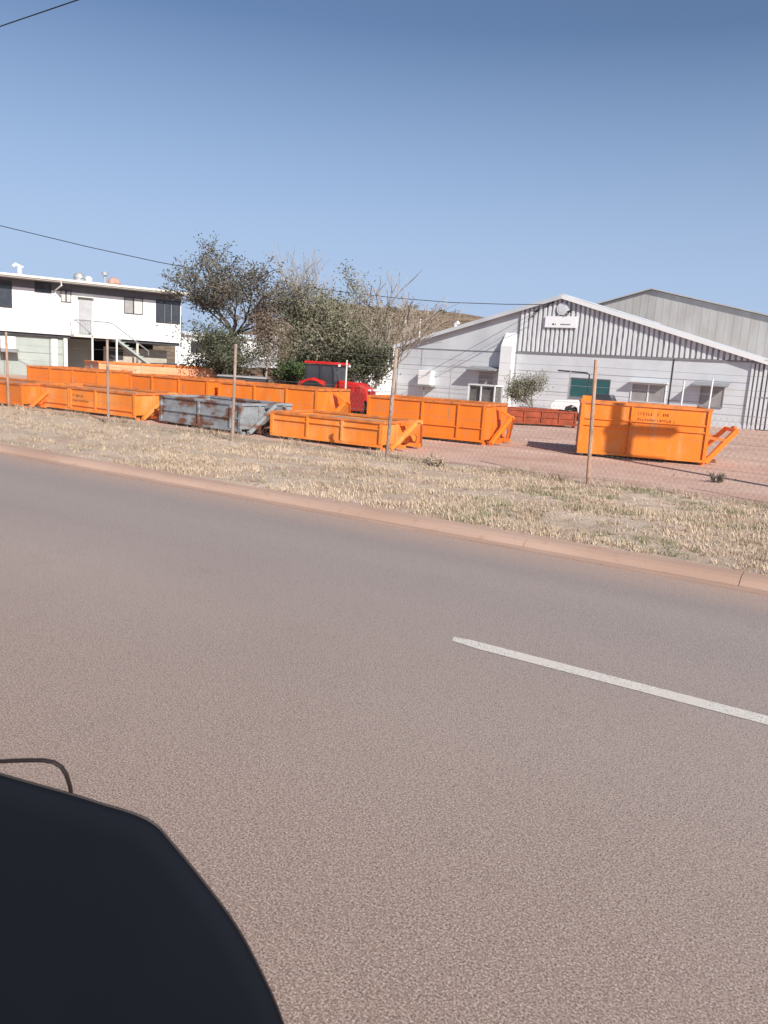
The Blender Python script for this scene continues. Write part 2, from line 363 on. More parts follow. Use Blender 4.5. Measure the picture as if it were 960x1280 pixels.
# ------------------------------------------------------------------ skip bins
def scrawl(mb, x0, z0, wd, hh, y, seed):
    """unreadable stencil lettering: a row of small strokes"""
    q = random.Random(seed); x = x0
    while x < x0 + wd:
        s = q.uniform(.035, .06)
        if q.random() < .85:
            mb.box(x, x + .014, y, y + .002, z0, z0 + hh)
            if q.random() < .7: mb.box(x + .016, x + s - .008, y, y + .002, z0 + hh - .014, z0 + hh)
            if q.random() < .6: mb.box(x + .016, x + s - .008, y, y + .002, z0, z0 + .014)
            if q.random() < .5: mb.box(x + s - .022, x + s - .01, y, y + .002, z0 + .016, z0 + hh - .016)
        x += s + .012
def skip_bin(loc, ang, L, W, H, label, paint='orange', cover=False, divs=(.25, .5, .75), lines=(.25,), hook='frame', letters=None, group='orange hooklift bins in the yard', slope_end=0, raised=None, rail='orange_dark'):
    """x runs from -L (far left) to 0 (hook end), y from the front wall backwards"""
    t = thing('skip_bin', label, 'skip bin', (loc[0], loc[1], -.02), ang, group)
    P = MT[paint]; z0 = .15; th = .05
    B(-L, 0, 0, th, z0, H).build('side_wall', P, t)
    B(-L, 0, W - th, W, z0, H).build('side_wall', P, t)
    B(-th, .0, th, W - th, z0, H).build('end_wall', P, t)
    tg = B(-L, -L + th, th, W - th, z0, H).build('tailgate', P, t)
    B(-L - .03, -L - .002, W * .45, W * .55, z0 + .15, H - .1).build('latch', MT['steel'], tg)
    fl = cover and H - .08 or z0 + .06
    B(-L + th, -th, th, W - th, z0, z0 + .055).build('floor', MT['rust_in'], t)
    if cover:
        mb = sheet(-L + th, -th, 24, th, W - th, 10, lambda x, y: H - .05 + .025 * noise.noise(Vector((x * 1.7, y * 1.7, L)))); mb.build('cover', MT['cover'], t)
    # top rail all round
    rr = MB(); s = .035
    rr.box(-L - s, s, -s, .07, H, H + .07); rr.box(-L - s, s, W - .07, W + s, H, H + .07)
    rr.box(-L - s, -L + .07, .07, W - .07, H, H + .07); rr.box(-.07, s, .07, W - .07, H, H + .07)
    rr.build('top_rail', MT[rail] if paint.startswith('orange') and rail else P, t, bevel=.008)
    # corner posts and stiffeners
    for f in (0, 1) + tuple(divs):
        x = -L * f; wd = .09 if f in (0, 1) else .055
        x0 = x - wd if f == 0 else (x if f == 1 else x - wd / 2)
        for ya, yb in ((-.055, -.001), (W + .001, W + .055)): B(x0, x0 + wd, ya, yb, z0, H - .001).build('stiffener', P, t)
    # horizontal rails on both long walls
    xs = sorted([-L * f for f in (0, 1) + tuple(divs)])
    for ln in lines:
        z = H - (H - z0) * ln
        for a, b in zip(xs[:-1], xs[1:]):
            a2 = a + (.092 if a == -L else .03); b2 = b - (.092 if b == 0 else .03)
            B(a2, b2, -.035, -.001, z - .02, z + .02).build('side_rail', P, t)
    for ya, yb in ((-.045, -.001), (W + .001, W + .045)): B(-L, 0, ya, yb, z0 - .07, z0 - .001).build('lower_rail', P, t)
    # end wall stiffening
    for yy in (W * .33, W * .67): B(.001, .04, yy - .03, yy + .03, z0, H - .001).build('stiffener', P, t)
    # skids and rollers
    for yy in (W * .28, W * .72):
        B(-L + .15, .35, yy - .05, yy + .05, .05, z0 - .002).build('skid', MT['rust_in'] if not hook == 'frame' else P, t)
    for yy in (W * .12, W * .88):
        MB().tube([(-L + .12, yy - .09, .085), (-L + .12, yy + .09, .085)], .08, 12).build('roller', MT['steel'], t)
    for yy in (W * .05, W * .95): B(-.12, 0, yy - .05, yy + .05, 0.0, z0 - .075).build('foot', P, t)
    if hook == 'frame':
        Ht = min(H + .06, 1.0) if H < 1 else H * .72
        hk = MB(); cy = W / 2
        for sgn in (-1, 1):
            b = (.16, cy + sgn * W * .43, .06); top = (.47, cy + sgn * .15, Ht)
            hk.beam((.06, cy + sgn * W * .40, .06), b, .09, .10)
            hk.beam(b, top, .10, .10)
        f = hk.build('hook_frame', P, t)
        MB().beam((.02, cy, H * .95), (.46, cy, Ht), .22, .07).build('brace', P, f)
        MB().tube([(.47, cy - .16, Ht + .02), (.47, cy + .16, Ht + .02)], .04, 8).build('hook_bar', P, f)
        lp = lambda q, h_: (.16 + .31 * h_ - .01, cy + (q * (W * .43 * (1 - h_) + .15 * h_)), .06 + (Ht - .06) * h_)
        out = [lp(-1, .12), lp(-1, .95), lp(1, .95), lp(1, .12), lp(.62, .12), lp(.55, .42), lp(0, .58), lp(-.55, .42), lp(-.62, .12)]
        pl = MB(); nn_ = len(out); pl.add(out + [(x + .03, y, z) for x, y, z in out], [(0, 1, 7, 8), (1, 2, 6), (1, 6, 7), (2, 5, 6), (2, 3, 4, 5), (9, 17, 16, 10), (10, 15, 11), (10, 16, 15), (11, 15, 14), (11, 14, 13, 12)] + [(k, (k + 1) % nn_, (k + 1) % nn_ + nn_, k + nn_) for k in range(nn_)]); pl.build('gusset', P, f)
    elif hook == 'arm':
        f = MB(); cy = W * .5
        f.beam((.02, .12, .08), (.74, .30, .98), .10, .13); f.beam((.02, W - .12, .08), (.74, W - .30, .98), .10, .13)
        f.beam((.73, .24, .96), (.73, W - .24, .96), .09)
        f = f.build('hook_frame', P, t)
        for ya, yb in ((.18, .24), (W - .18, W - .24)): MB().beam((.0, ya, .74), (.56, yb, .70), .07, .07).build('brace', MT['orange_dark'], f)
        MB().tube([(.80, cy - .18, 1.02), (.80, cy + .18, 1.02)], .045, 8).build('hook_bar', P, f)
    if letters:
        mb = MB(); x0, z1, wd, sd = letters
        scrawl(mb, x0, z1, wd * .75, .07, -.0035, sd); scrawl(mb, x0, z1 - .15, wd, .06, -.0035, sd + 1)
        mb.build('lettering', MT['mark'], t)
    return t
skip_bin((-.14, 19.06), -28, 3.43, 1.95, .66, 'low orange hooklift bin with a flat grey top, nearest the fence between two middle posts', paint='orange_c', cover=True, divs=(.345, .655), lines=(.25,))
skip_bin((-7.72, 23.45), -31, 5.1, 2.0, .76, 'long low orange bin with grey top and stencilled writing, left of the rusty grey bin', paint='orange_c', cover=True, divs=(.36, .6, .62), lines=(.82,), letters=(-3.05, .52, .8, 11))
skip_bin((-4.02, 20.98), -36, 3.5, 1.9, .78, 'rusty peeling grey hooklift bin standing among the orange ones behind the thin fence post', paint='greybin', divs=(.5, .12), lines=(.55,), group='hooklift bins that are not orange')
tall_bin = skip_bin((8.47, 20.50), -12, 3.34, 1.9, 1.43, 'tall orange bin at the right with tree-like shadow on its side and raised tilted arm', divs=(.60,), lines=(.30, .44), hook='arm', letters=(-1.85, 1.22, 1.0, 5))
B(-3.34, -3.06, .02, .10, 1.502, 1.64).build('lifting_lug', MT['orange'], tall_bin)
skip_bin((2.78, 22.40), -25, 3.85, 2.0, 1.12, 'deep orange hooklift bin in the middle, in front of the white warehouse', paint='orange_b', divs=(.22, .52, .78), lines=(.66,))
skip_bin((-12.04, 25.30), -31, 4.5, 2.0, .75, 'low orange bin cut off by the left edge, beside the long grey-topped bin', cover=True, divs=(.3, .6), lines=())
skip_bin((-11.05, 29.3), -19, 3.4, 1.9, 1.22, 'high-sided orange bin behind the long grey-topped bin, in front of the sage green house wall', paint='orange_b', divs=(.36, .68), lines=(), hook=None)
skip_bin((-6.2, 26.35), -27, 3.65, 1.9, 1.22, 'orange bin in the middle row behind the rusty grey bin, left end of the row', paint='orange_b', divs=(.36, .7), lines=(.6,), hook=None)
skip_bin((-2.31, 24.60), -26, 3.95, 2.0, 1.19, 'orange bin just in front of the red tractor with a sloping end brace', divs=(.3, .62), lines=(.72,))
skip_bin((-8.1, 36.1), 37, 5.4, 2.0, 1.5, 'faded salmon orange bin farthest back, below the stairs of the white house', paint='orange_pale', divs=(.33, .66), lines=(), hook=None, letters=(-4.4, 1.22, .8, 21))
skip_bin((8.05, 33.5), 10, 3.15, 1.9, .62, 'low dark rusty red bin lying between the deep orange bin and the tall one', paint='rust', divs=(.25, .5, .75), lines=(.5,), hook=None, group='hooklift bins that are not orange')
t = thing('steel_tray', 'dark low steel tray under the trees behind the orange bins', 'tray', (-6.1, 33.2, -.02), 3)
B(-1.3, .7, 0, 1.2, .75, 1.27).build('tray_body', MT['dark'], t); B(-1.35, .75, -.05, 1.25, 1.27, 1.33).build('rim', MT['steel'], t)
for x in (-1.2, .5):
    for y in (.1, 1.0): B(x, x + .1, y, y + .1, 0, .75).build('leg', MT['dark'], t)

# ------------------------------------------------------------------ wire fence
F0 = Vector((4.01, 15.15)); F1 = Vector((-12.64, 25.54)); fd = (F1 - F0).normalized()
fence = thing('wire_fence', 'chain wire fence on thin weathered posts along the verge in front of the bins', 'fence', (F0.x, F0.y, -.02), math.degrees(math.atan2(fd.y, fd.x)))
posts = [(-9.4, 0, 2.4, 0, 'post', .03), (-4.6, 0, 2.4, .0, 'post', .03), (0, 0, 2.44, -.055, 'postrust', .042), (4.43, .51, 2.46, .04, 'post', .045), (8.65, .98, 2.38, .02, 'post', .038), (13.43, .89, 2.33, -.02, 'post', .038), (19.63, 0, 2.43, -.02, 'postrust', .04), (24.6, -.4, 2.4, 0, 'post', .04), (29.4, -.6, 2.4, 0, 'post', .04)]
for x, y, h, lean, mm, r in posts:
    MB().tube([(x, y, -.1), (x - lean, y, 1.1), (x - lean * 2, y, h)], [r, r * .95, r * .9], 8).build('post', MT[mm], fence)
def fy(x):      # the fence line bends slightly from post to post
    for (a, ya, *_), (b, yb, *_) in zip(posts[:-1], posts[1:]):
        if a <= x <= b: return ya + (yb - ya) * (x - a) / (b - a) + .05
    return posts[-1][1] + .05 if x > posts[-1][0] else posts[0][1] + .05
wr = MB()
for z in (.15, .62, 1.1, 1.6, 2.05, 2.3):
    for (a, *_), (b, *_) in zip(posts[:-1], posts[1:]):
        wr.tube([(a, fy(a), z), ((a + b) / 2, fy((a + b) / 2), z - .02), (b, fy(b), z)], .0028, 3, False)
wr.build('strand_wire', MT['wire'], fence)
cm = MB(); hgt = 1.5; st = .10; x = -9.4
while x < 28.4:
    for k in range(3):
        z0 = .03 + hgt * k / 3; z1 = .03 + hgt * (k + 1) / 3; d = hgt / 3 * .62
        a0 = x + d * k; cm.tube([(a0, fy(a0), z0), (a0 + d, fy(a0 + d), z1)], .0015, 3, False)
        a0 = x + d * (3 - k); cm.tube([(a0, fy(a0) + .005, z0), (a0 - d, fy(a0 - d) + .005, z1)], .0015, 3, False)
    x += st
cm.build('chain_mesh', MT['wire'], fence)
# dry sticks at the foot of posts
# ------------------------------------------------------------------ warehouse (local x along the front from -23.4 at the left to 0 at the right; +y backwards)
wh = thing('warehouse', 'large white and grey sheet metal warehouse with a low gabled front and small sign', 'warehouse', (19.75, 41.87, -.02), -34)
XL, XP, XR, ZE, ZP, DEP = -23.4, -11.66, .0, 3.68, 7.0, 26
def rz_(x): return ZE + (ZP - ZE) * ((x - XL) / (XP - XL) if x < XP else (XR - x) / (XR - XP))
mb = MB().prism([(XL, 0), (XR, 0), (XR, ZE - .04), (XP, ZP - .04), (XL, ZE - .04)], 'y', 0, DEP); mb.build('wall', MT['galv'], wh)
# lower front panels on the right part, set proud of the wall
B(-14.4, 0, -.05, -.003, .02, 3.55).build('front_panel', MT['wallw'], wh)
B(-23.35, -14.42, -.04, -.003, .02, 3.55).build('front_panel', MT['galv'], wh)
jt = MB()
for z in (1.25, 2.45):
    for a, b in ((-14.38, -4.75), (-4.65, -.02)): jt.box(a, b, -.062, -.052, z, z + .018)
for z in (.95, 2.4): jt.box(-23.3, -16.9, -.052, -.042, z, z + .018)
jt.build('panel_joint', MT['soffit'], wh)
B(-4.735, -4.665, -.07, -.0515, .02, 3.54).build('downpipe', MT['dark'], wh)
jm = MB()
jm.box(-21.5, -21.44, -.055, -.0415, 2.42, 3.5); jm.box(-14.43, -14.37, -.07, -.052, .02, 3.54); jm.build('cover_strip', MT['steel'], wh)
gt = MB(); gt.box(-14.4, 0, -.12, -.053, 3.55, 3.61); gt.box(-23.35, -14.42, -.08, -.043, 3.52, 3.56); gt.build('girt', MT['soffit'], wh)
# gable sheeting with standing ribs
gb = MB(); gb.prism([(-14.4, 3.625), (-.15, 3.625), (XP, ZP - .12), (-14.4, rz_(-14.4) - .08)], 'y', -.05, -.003); gb.build('gable_sheeting', mat('shaded_dirty_pans', (.36, .36, .37), .8, vary=.2, vscale=2), wh)  # pan dirt darkened to carry the shade between the ribs
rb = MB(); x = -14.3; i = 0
while x < -.35:
    top = rz_(x + .09) - .07 if x > XP else rz_(x) - .07; bot = 3.63
    dx = .05 * noise.noise(Vector((i * 1.7, 0, 0))); 
    if top - bot > .05:
        z = bot; pts = []
        n = max(2, int((top - bot) / .35)); px = [x + .035 * noise.noise(Vector((i * 3.1, k * .8, 4))) for k in range(n + 1)]
        for k in range(n):
            za = bot + (top - bot) * k / n; zb = bot + (top - bot) * (k + 1) / n; a, b = px[k], px[k + 1]; wv = .155 if x < -8 else .17
            rb.add([(a, -.125, za), (a + wv, -.125, za), (b + wv, -.125, zb), (b, -.125, zb), (a, -.051, za), (a + wv, -.051, za), (b + wv, -.051, zb), (b, -.051, zb)],
                   [(0,1,2,3), (0,3,7,4), (1,5,6,2)] + ([(0,4,5,1)] if k == 0 else []) + ([(3,2,6,7)] if k == n - 1 else []))
    x += .30; i += 1
rb.build('sheeting_ribs', MT['galvw'], wh)
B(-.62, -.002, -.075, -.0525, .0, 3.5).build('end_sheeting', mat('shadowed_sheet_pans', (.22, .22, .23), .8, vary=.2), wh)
rb = MB()
for k in range(3): rb.box(-.60 + k * .21, -.60 + k * .21 + .12, -.135, -.0755, .02, 3.5)
rb.build('sheeting_ribs', MT['galvw'], wh)
# roof sheets and rake trim
for a, b in ((XL - .35, XP), (XP, XR + .35)):
    za = rz_(XL) - .35 * .283 if a < XL else ZP; zb = ZP if b == XP else ZE - .35 * .285
    mb = MB().prism([(a, za), (b, zb), (b, zb + .06), (a, za + .06)], 'y', -.3, DEP + .2); mb.build('roof', MT['galv'], wh)
    mb = MB().prism([(a, za - .17), (b, zb - .17), (b, zb + .075), (a, za + .075)], 'y', -.345, -.303); mb.build('rake_trim', MT['white'] if a >= XP else MT['galv'], wh)
MB().prism([(XP - .4, ZP - .04), (XP, ZP + .09), (XP + .4, ZP - .04), (XP, ZP + .14)], 'y', -.3, DEP).build('ridge_cap', MT['galv'], wh)
# sign
sg = B(-12.62, -10.58, -.22, -.17, 5.13, 5.80).build('sign', MT['sign'], wh)
mb = MB(); q = random.Random(3); x = -12.14
for wv in (.10, .04, .05, .0, .0, .0): 
    if wv: mb.box(x, x + wv, -.223, -.2215, 5.27, 5.37)
    x += .09
x = -11.62
for k in range(10):
    mb.box(x, x + .035, -.223, -.2215, 5.28, 5.36); mb.box(x + .036, x + .055, -.223, -.2215, 5.28 + .05 * (k % 2), 5.31 + .05 * (k % 2)); x += .066
mb.build('lettering', MT['letter'], sg)
mb = MB()
for x in (-12.4, -10.8): mb.box(x, x + .06, -.169, -.112, 5.2, 5.7)
mb.build('bracket', MT['steel'], sg)
# round gable vent and lights under the peak
v = MB().tube([(-11.6, -.20, 6.25), (-11.6, -.10, 6.25)], .36, 20).build('gable_vent', MT['galvw'], wh)
mb = MB().tube([(-11.6, -.215, 6.25), (-11.6, -.202, 6.25)], .25, 20); mb.build('louvre', MT['wallw'], v)
for x in (-13.1, -11.0):
    f = MB().beam((x, -.12, 6.20), (x - .05, -.32, 6.12), .06, .05).build('floodlight', MT['dark'], wh)
    MB().beam((x - .20, -.32, 6.03), (x + .08, -.32, 6.18), .14, .10).build('lamp_head', MT['dark'], f)
MB().beam((-12.75, -.16, 6.32), (-12.2, -.16, 6.68), .08, .05).build('cable_bracket', MT['dark'], wh)
# lamp_post like white projection (wing wall) catching the sun
MB().prism([(0, .02), (0, 4.75), (-.55, 3.9), (-.62, .02)], 'x', -15.3, -14.5).build('wing_wall', MT['white'], wh)
# windows
def window(x0, x1, z0, z1, gl, panes=1, y=-.055, fr='white', parent=wh):
    mb = MB(); f = .05
    mb.box(x0 - f, x1 + f, y - .04, y, z1, z1 + f); mb.box(x0 - f, x1 + f, y - .06, y, z0 - f, z0); mb.box(x0 - f, x0, y - .04, y, z0, z1); mb.box(x1, x1 + f, y - .04, y, z0, z1)
    for k in range(1, panes): xx = x0 + (x1 - x0) * k / panes; mb.box(xx - .035, xx + .035, y - .045, y - .012, z0, z1)
    w_ = mb.build('window', MT[fr], parent); B(x0, x1, y - .010, y - .002, z0, z1).build('pane', MT[gl], w_); return w_
window(-10.61, -8.2, 1.02, 2.16, 'teal', 1, fr='soffit'); w2 = window(-6.86, -4.95, 1.08, 2.05, 'glassbl', 2)
B(-7.0, -4.8, -.45, -.1, 2.16, 2.22).build('awning', MT['galvw'], wh)
window(-3.0, -1.85, 1.08, 2.12, 'glassbl', 1, fr='soffit')
MB().prism([(-.10, 2.34), (-.10, 2.40), (-.72, 2.22), (-.72, 2.16)], 'x', -3.42, -1.55).build('awning', MT['soffit'], wh)
window(-16.95, -15.9, 1.15, 2.2, 'glassbl', 1, fr='galv', y=-.045)
MB().prism([(-.08, 2.52), (-.08, 2.57), (-.75, 2.34), (-.75, 2.29)], 'x', -17.6, -15.45).build('awning', MT['soffit'], wh)
a = B(-21.35, -20.3, -.62, -.045, 1.08, 2.1).build('air_conditioner', MT['white'], wh, bevel=.06)
mb = MB(); mb.box(-21.5, -20.2, -.66, -.045, .98, 1.06); mb.box(-20.9, -20.84, -.5, -.44, .0, .98); mb.build('shelf', MT['soffit'], a)
# plinth strip
B(-23.35, -.05, -.09, -.064, .0, .22).build('plinth', MT['wallw'], wh)
MB().tube([(-22.2, .6, rz_(-22.2)), (-22.2, .6, 5.55)], .05, 8).build('vent_pipe', MT['offwhite'], wh)
mb = MB().tube([(-19.2, .3, rz_(-19.2)), (-19.2, .3, rz_(-19.2) + .3)], .11, 8); mb.tube([(-19.25, .3, rz_(-19.2) + .3), (-19.0, .3, rz_(-19.2) + .48)], .13, 8); mb.build('roof_vent', MT['white'], wh)
# right-hand lean-to of deep ribbed sheet
lt = thing('lean_to_shed', 'ribbed white sheet metal lean-to joined to the right end of the warehouse', 'shed', (19.75, 41.87, -.02), -34)
MB().prism([(.01, 0), (7, 0), (7, 2.2), (.01, 3.62)], 'y', -.02, 20).build('wall', mat('shaded_rib_gaps', (.24, .24, .25), .8, vary=.2), lt)  # dark pan colour stands in for shade in the rib gaps
rb = MB(); x = .05
while x < 6.9: rb.box(x, x + .13, -.115, -.0205, .05, 3.58 - (x + .13) * .203); x += .22
rb.build('sheeting_ribs', MT['galvw'], lt)
MB().prism([(.02, 3.68), (7.2, 2.22), (7.2, 2.28), (.02, 3.74)], 'y', -.35, 20).build('roof', MT['galv'], lt)
B(.0, 7, -.135, -.117, 1.72, 1.77).build('girt', MT['soffit'], lt)
# rear shed
rs = thing('rear_shed', 'tall grey brown corrugated iron shed gable rising behind the warehouse roof', 'shed', (20.94, 66, -.02), -34)
MB().prism([(-14, 0), (16, 0), (16, 6.22), (0, 9.76), (-14, 5.9)], 'y', 0, 25).build('wall', MT['roofgrey'], rs)
rb = MB(); x = -13.8
while x < 15.8:
    rb.box(x, x + .09, -.012, -.002, 0, (9.70 - .2213 * (x + .09)) if x > 0 else 9.70 + .2757 * x); x += .62
rb.build('sheeting_ribs', MT['roofgrey'], rs)
for a, za, b, zb in ((-14.3, 5.85, 0, 9.8), (0, 9.8, 16.3, 6.18)):
    MB().prism([(a, za), (b, zb), (b, zb + .09), (a, za + .09)], 'y', -.25, 25.2).build('roof', MT['roofgrey'], rs)

# ------------------------------------------------------------------ things in front of the warehouse
def whp(x, y, z=0):   # a point in the warehouse's own frame
    a = R(-34); return (19.75 + x * math.cos(a) - y * math.sin(a), 41.87 + x * math.sin(a) + y * math.cos(a), z - .02)
yf = thing('yard_fence', 'thin grey pipe and wire fence standing in front of the warehouse wall', 'fence', whp(0, -3.0), -34)
for x, h, r in ((-17.4, 2.5, .035), (-13.35, 2.45, .035), (-9.6, 2.6, .03), (-3.3, 2.35, .05), (-1.9, 2.55, .045), (-21.5, 1.2, .02), (2.5, 2.4, .04), (-23.8, 2.4, .03)):
    MB().tube([(x, 0, 0), (x + .03, 0, h)], r, 8).build('post', MT['steel'] if x < -3.5 or x > 0 else MT['galvw'], yf)
mb = MB()
for z in (.45, .8, 1.15, 1.75): mb.tube([(-24, 0, z), (-12, 0, z - .03), (3, 0, z)], .009, 4)
mb.tube([(-17.4, 0, 2.48), (-14.8, 0, 2.35)], .025, 6); mb.build('rail', MT['steel'], yf)
mb = MB(); x = -17.3
while x < -13.4: mb.tube([(x, .02, .1), (x, .02, 1.15)], .006, 4); x += .22
mb.build('paling', MT['steel'], yf)
pf = thing('pipe_frame', 'rusty bent pipe gate frame in front of the teal window', 'pipe frame', whp(-10.9, -1.6), -34)
MB().tube([(0, 0, 2.55), (1.8, 0, 2.50), (1.95, 0, 2.40), (1.95, 0, 0)], .045, 8).build('pipe', MT['dark'], pf)
cg = thing('steel_cage', 'open grey steel cage with pale tube frame beside the warehouse wing wall', 'cage', whp(-15.3, -4.4), -34)
mb = MB()
for x in (0, .85, 1.75):
    for y in (0, 1.1): mb.beam((x, y, 0), (x, y, 1.45), .07)
for y in (0, 1.1):
    for z in (.1, 1.42): mb.beam((0, y, z), (1.75, y, z), .07)
for x in (0, 1.75): mb.beam((x, 0, 1.42), (x, 1.1, 1.42), .07)
mb.build('frame', MT['galvw'], cg)
B(.05, 1.7, .12, 1.0, .12, 1.36).build('load', mat('dark_grey_scrap', (.13, .125, .12), .8, vary=.4, vscale=4, bump=.6), cg)
# white ute seen between shrub and bins
ut = thing('utility_vehicle', 'white pickup mostly hidden behind the bins, its wheel arch showing beside the shrub', 'pickup', (9.0, 39.2, -.02), -24)
MB().prism([(-.95, .42), (-.95, .78), (-.75, .98), (.35, 1.06), (.6, 1.08), (3.6, 1.04), (3.6, .5), (.45, .42), (.38, .68), (.1, .8), (-.2, .68), (-.3, .42)], 'y', 0, 1.7).build('body', MT['white'], ut, bevel=.03)
MB().prism([(.45, 1.06), (.95, 1.42), (1.9, 1.44), (2.1, 1.06)], 'y', .12, 1.58).build('cab', MT['glass'], ut, bevel=.03)
for x in (.05, 2.9):
    for y in (.02, 1.5):
        wl = MB().tube([(x, y, .34), (x, y + .2, .34)], .34, 20).build('wheel', MT['black'], ut); MB().tube([(x, y - .01, .34), (x, y + .01, .34)], .19, 14).build('rim', MT['steel'], wl)

# white annexe left of the warehouse
an = thing('white_annexe', 'low white building with dark louvred openings at the left corner of the warehouse', 'building', (-2.7, 54.4, -.02), -2)
B(0, 2.75, 0, 9, 0, 2.1).build('wall', MT['white'], an)
B(.01, 2.7, .5, 8.9, 2.1, 3.42).build('upper_wall', MT['dark'], an)
mb = MB()
for x in (0, 1.1, 1.85, 2.3, 2.64): mb.box(x, x + .09, .05, .15, 2.101, 3.42)
mb.build('mullion', MT['white'], an)
B(-.4, 2.75, -.4, 9.3, 3.43, 3.52).build('roof', MT['galvw'], an); B(0, 2.7, -.03, -.002, 1.3, 1.36).build('groove', MT['soffit'], an)
mp = thing('mast', 'tall pale timber mast rising behind the left end of the warehouse', 'mast', (.88, 80, 0)); MB().tube([(-.1, 0, 0), (.08, 0, 7.1)], [.13, .09], 8).build('pole', MT['offwhite'], mp)

# ------------------------------------------------------------------ house
hs = thing('raised_house', 'white two storey raised house with long flat roof and dark windows', 'house', (-33.4, 49, -.02), 32)
HX0, HX1, ZF, ZR = -2.0, 20.2, 2.95, 6.45
B(HX0, HX1, 0, 8.5, ZF, ZR).build('upper_wall', MT['white'], hs)
B(HX0, HX1 - .05, .15, 8.3, ZF - .22, ZF - .002).build('floor_beam', MT['dark'], hs)
MB().prism([(-1.0, 6.52), (9.3, 6.9), (9.3, 7.05), (-1.0, 6.67)], 'x', HX0 - .6, HX1 + .5).build('roof', MT['galvw'], hs)
fs = MB().prism([(-1.06, 6.46), (-1.0, 6.46), (-1.0, 6.69), (-1.06, 6.69)], 'x', HX0 - .6, HX1 + .5); fs = fs.build('fascia', MT['offwhite'], hs)
MB().prism([(-1.16, 6.55), (-1.062, 6.53), (-1.062, 6.66), (-1.16, 6.66)], 'x', HX0 - .6, HX1 + .48).build('gutter', MT['offwhite'], fs)
B(HX0 - .5, HX1 + .4, -.98, .0, 6.44, 6.455).build('soffit', MT['soffit'], hs)
B(HX0, HX1, -.02, -.002, 5.92, 6.44).build('eave_shade_band', mat('painted_eave_shade', (.13, .135, .15), .8, vary=.1), hs)  # dark band paints the eave shadow onto the top of the wall
def hwin(x0, x1, z0, z1, gl, panes=1): 
    mb = MB(); f = .045
    mb.box(x0, x1, -.05, -.001, z1 - f, z1); mb.box(x0, x1, -.05, -.001, z0, z0 + f); mb.box(x0, x0 + f, -.05, -.001, z0 + f, z1 - f); mb.box(x1 - f, x1, -.05, -.001, z0 + f, z1 - f)
    for k in range(1, panes): xx = x0 + (x1 - x0) * k / panes; mb.box(xx - .04, xx + .04, -.052, -.001, z0 + f, z1 - f)
    w_ = mb.build('window', MT['dark'], hs)
    for k in range(panes):
        a = x0 + f + (x1 - x0 - 2 * f) * k / panes; b = x0 + f + (x1 - x0 - 2 * f) * (k + 1) / panes
        B(a + (.045 if k else 0), b - (.045 if k < panes - 1 else 0), -.02, -.002, z0 + f, z1 - f).build('pane', MT[gl[k]], w_)
hwin(6.2, 8.62, 4.5, 6.25, ['glass']); hwin(10.04, 11.1, 5.70, 6.4, ['glass']); hwin(11.7, 12.4, 5.2, 6.05, ['curtain', 'curtain'], 2)
hwin(16.0, 17.35, 4.8, 5.98, ['glassbl', 'curtain'], 2); hwin(18.3, 20.12, 4.35, 6.0, ['glass', 'glass', 'glass'], 3); hwin(1.5, 3.2, 4.5, 6.1, ['glass'])
dr = B(12.88, 13.78, -.05, -.001, 3.05, 5.62).build('door', MT['sage'], hs); B(12.96, 13.70, -.06, -.0505, 3.2, 5.5).build('door_panel', mat('grey_screen_mesh', (.40, .40, .41), .7, vary=.1), dr); B(12.8, 13.9, -.3, -.0505, 5.64, 5.69).build('door_hood', MT['offwhite'], dr)
B(HX1 + .001, HX1 + .05, -.02, .1, ZF - .3, 5.0).build('corner_strip', MT['dark'], hs)
MB().tube([(11.55, -1.1, 6.6), (11.62, -1.0, 6.25), (11.35, -.08, 5.95), (11.35, -.08, 5.6)], .05, 8).build('downpipe', MT['white'], hs)
# lower storey
B(HX0, 12.0, .35, 8, 0, ZF - .23).build('lower_wall', MT['sage'], hs)
B(12.3, 14.3, 2.6, 2.7, 0, ZF - .23).build('lower_wall', MT['sage'], hs)
B(14.9, 19.6, 1.6, 1.75, .0, 2.35).build('lower_wall', MT['block'], hs)
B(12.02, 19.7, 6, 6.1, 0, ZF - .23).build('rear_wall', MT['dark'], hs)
mb = MB()
for x in (8.05, 10.95): mb.box(x, x + .06, .31, .349, .1, ZF - .3)
mb.box(7.9, 11.9, .32, .349, 1.6, 1.62); mb.build('wall_batten', MT['soffit'], hs)
B(11.1, 11.5, .30, .349, .0, ZF - .25).build('wall_pier', MT['offwhite'], hs)
for x in (7.62, 11.85, 16.9, 19.95, 3.5): B(x, x + (.14 if x != 11.85 else .26), -.02, .12, 0, ZF - .225).build('stump', MT['offwhite'] if x != 7.62 else MT['postrust'], hs)
for x0, x1, zz in ((17.6, 19.4, 1.35), (15.2, 16.3, 2.2)):
    B(x0, x1, 1.55, 1.595, zz - .75, zz).build('dark_opening', MT['dark'], hs)
ac = B(7.8, 8.75, -.45, .2, 1.75, 2.6).build('air_conditioner', MT['white'], hs, bevel=.04); B(7.8, 8.9, -.5, .2, 1.55, 1.74).build('shelf', MT['soffit'], ac)
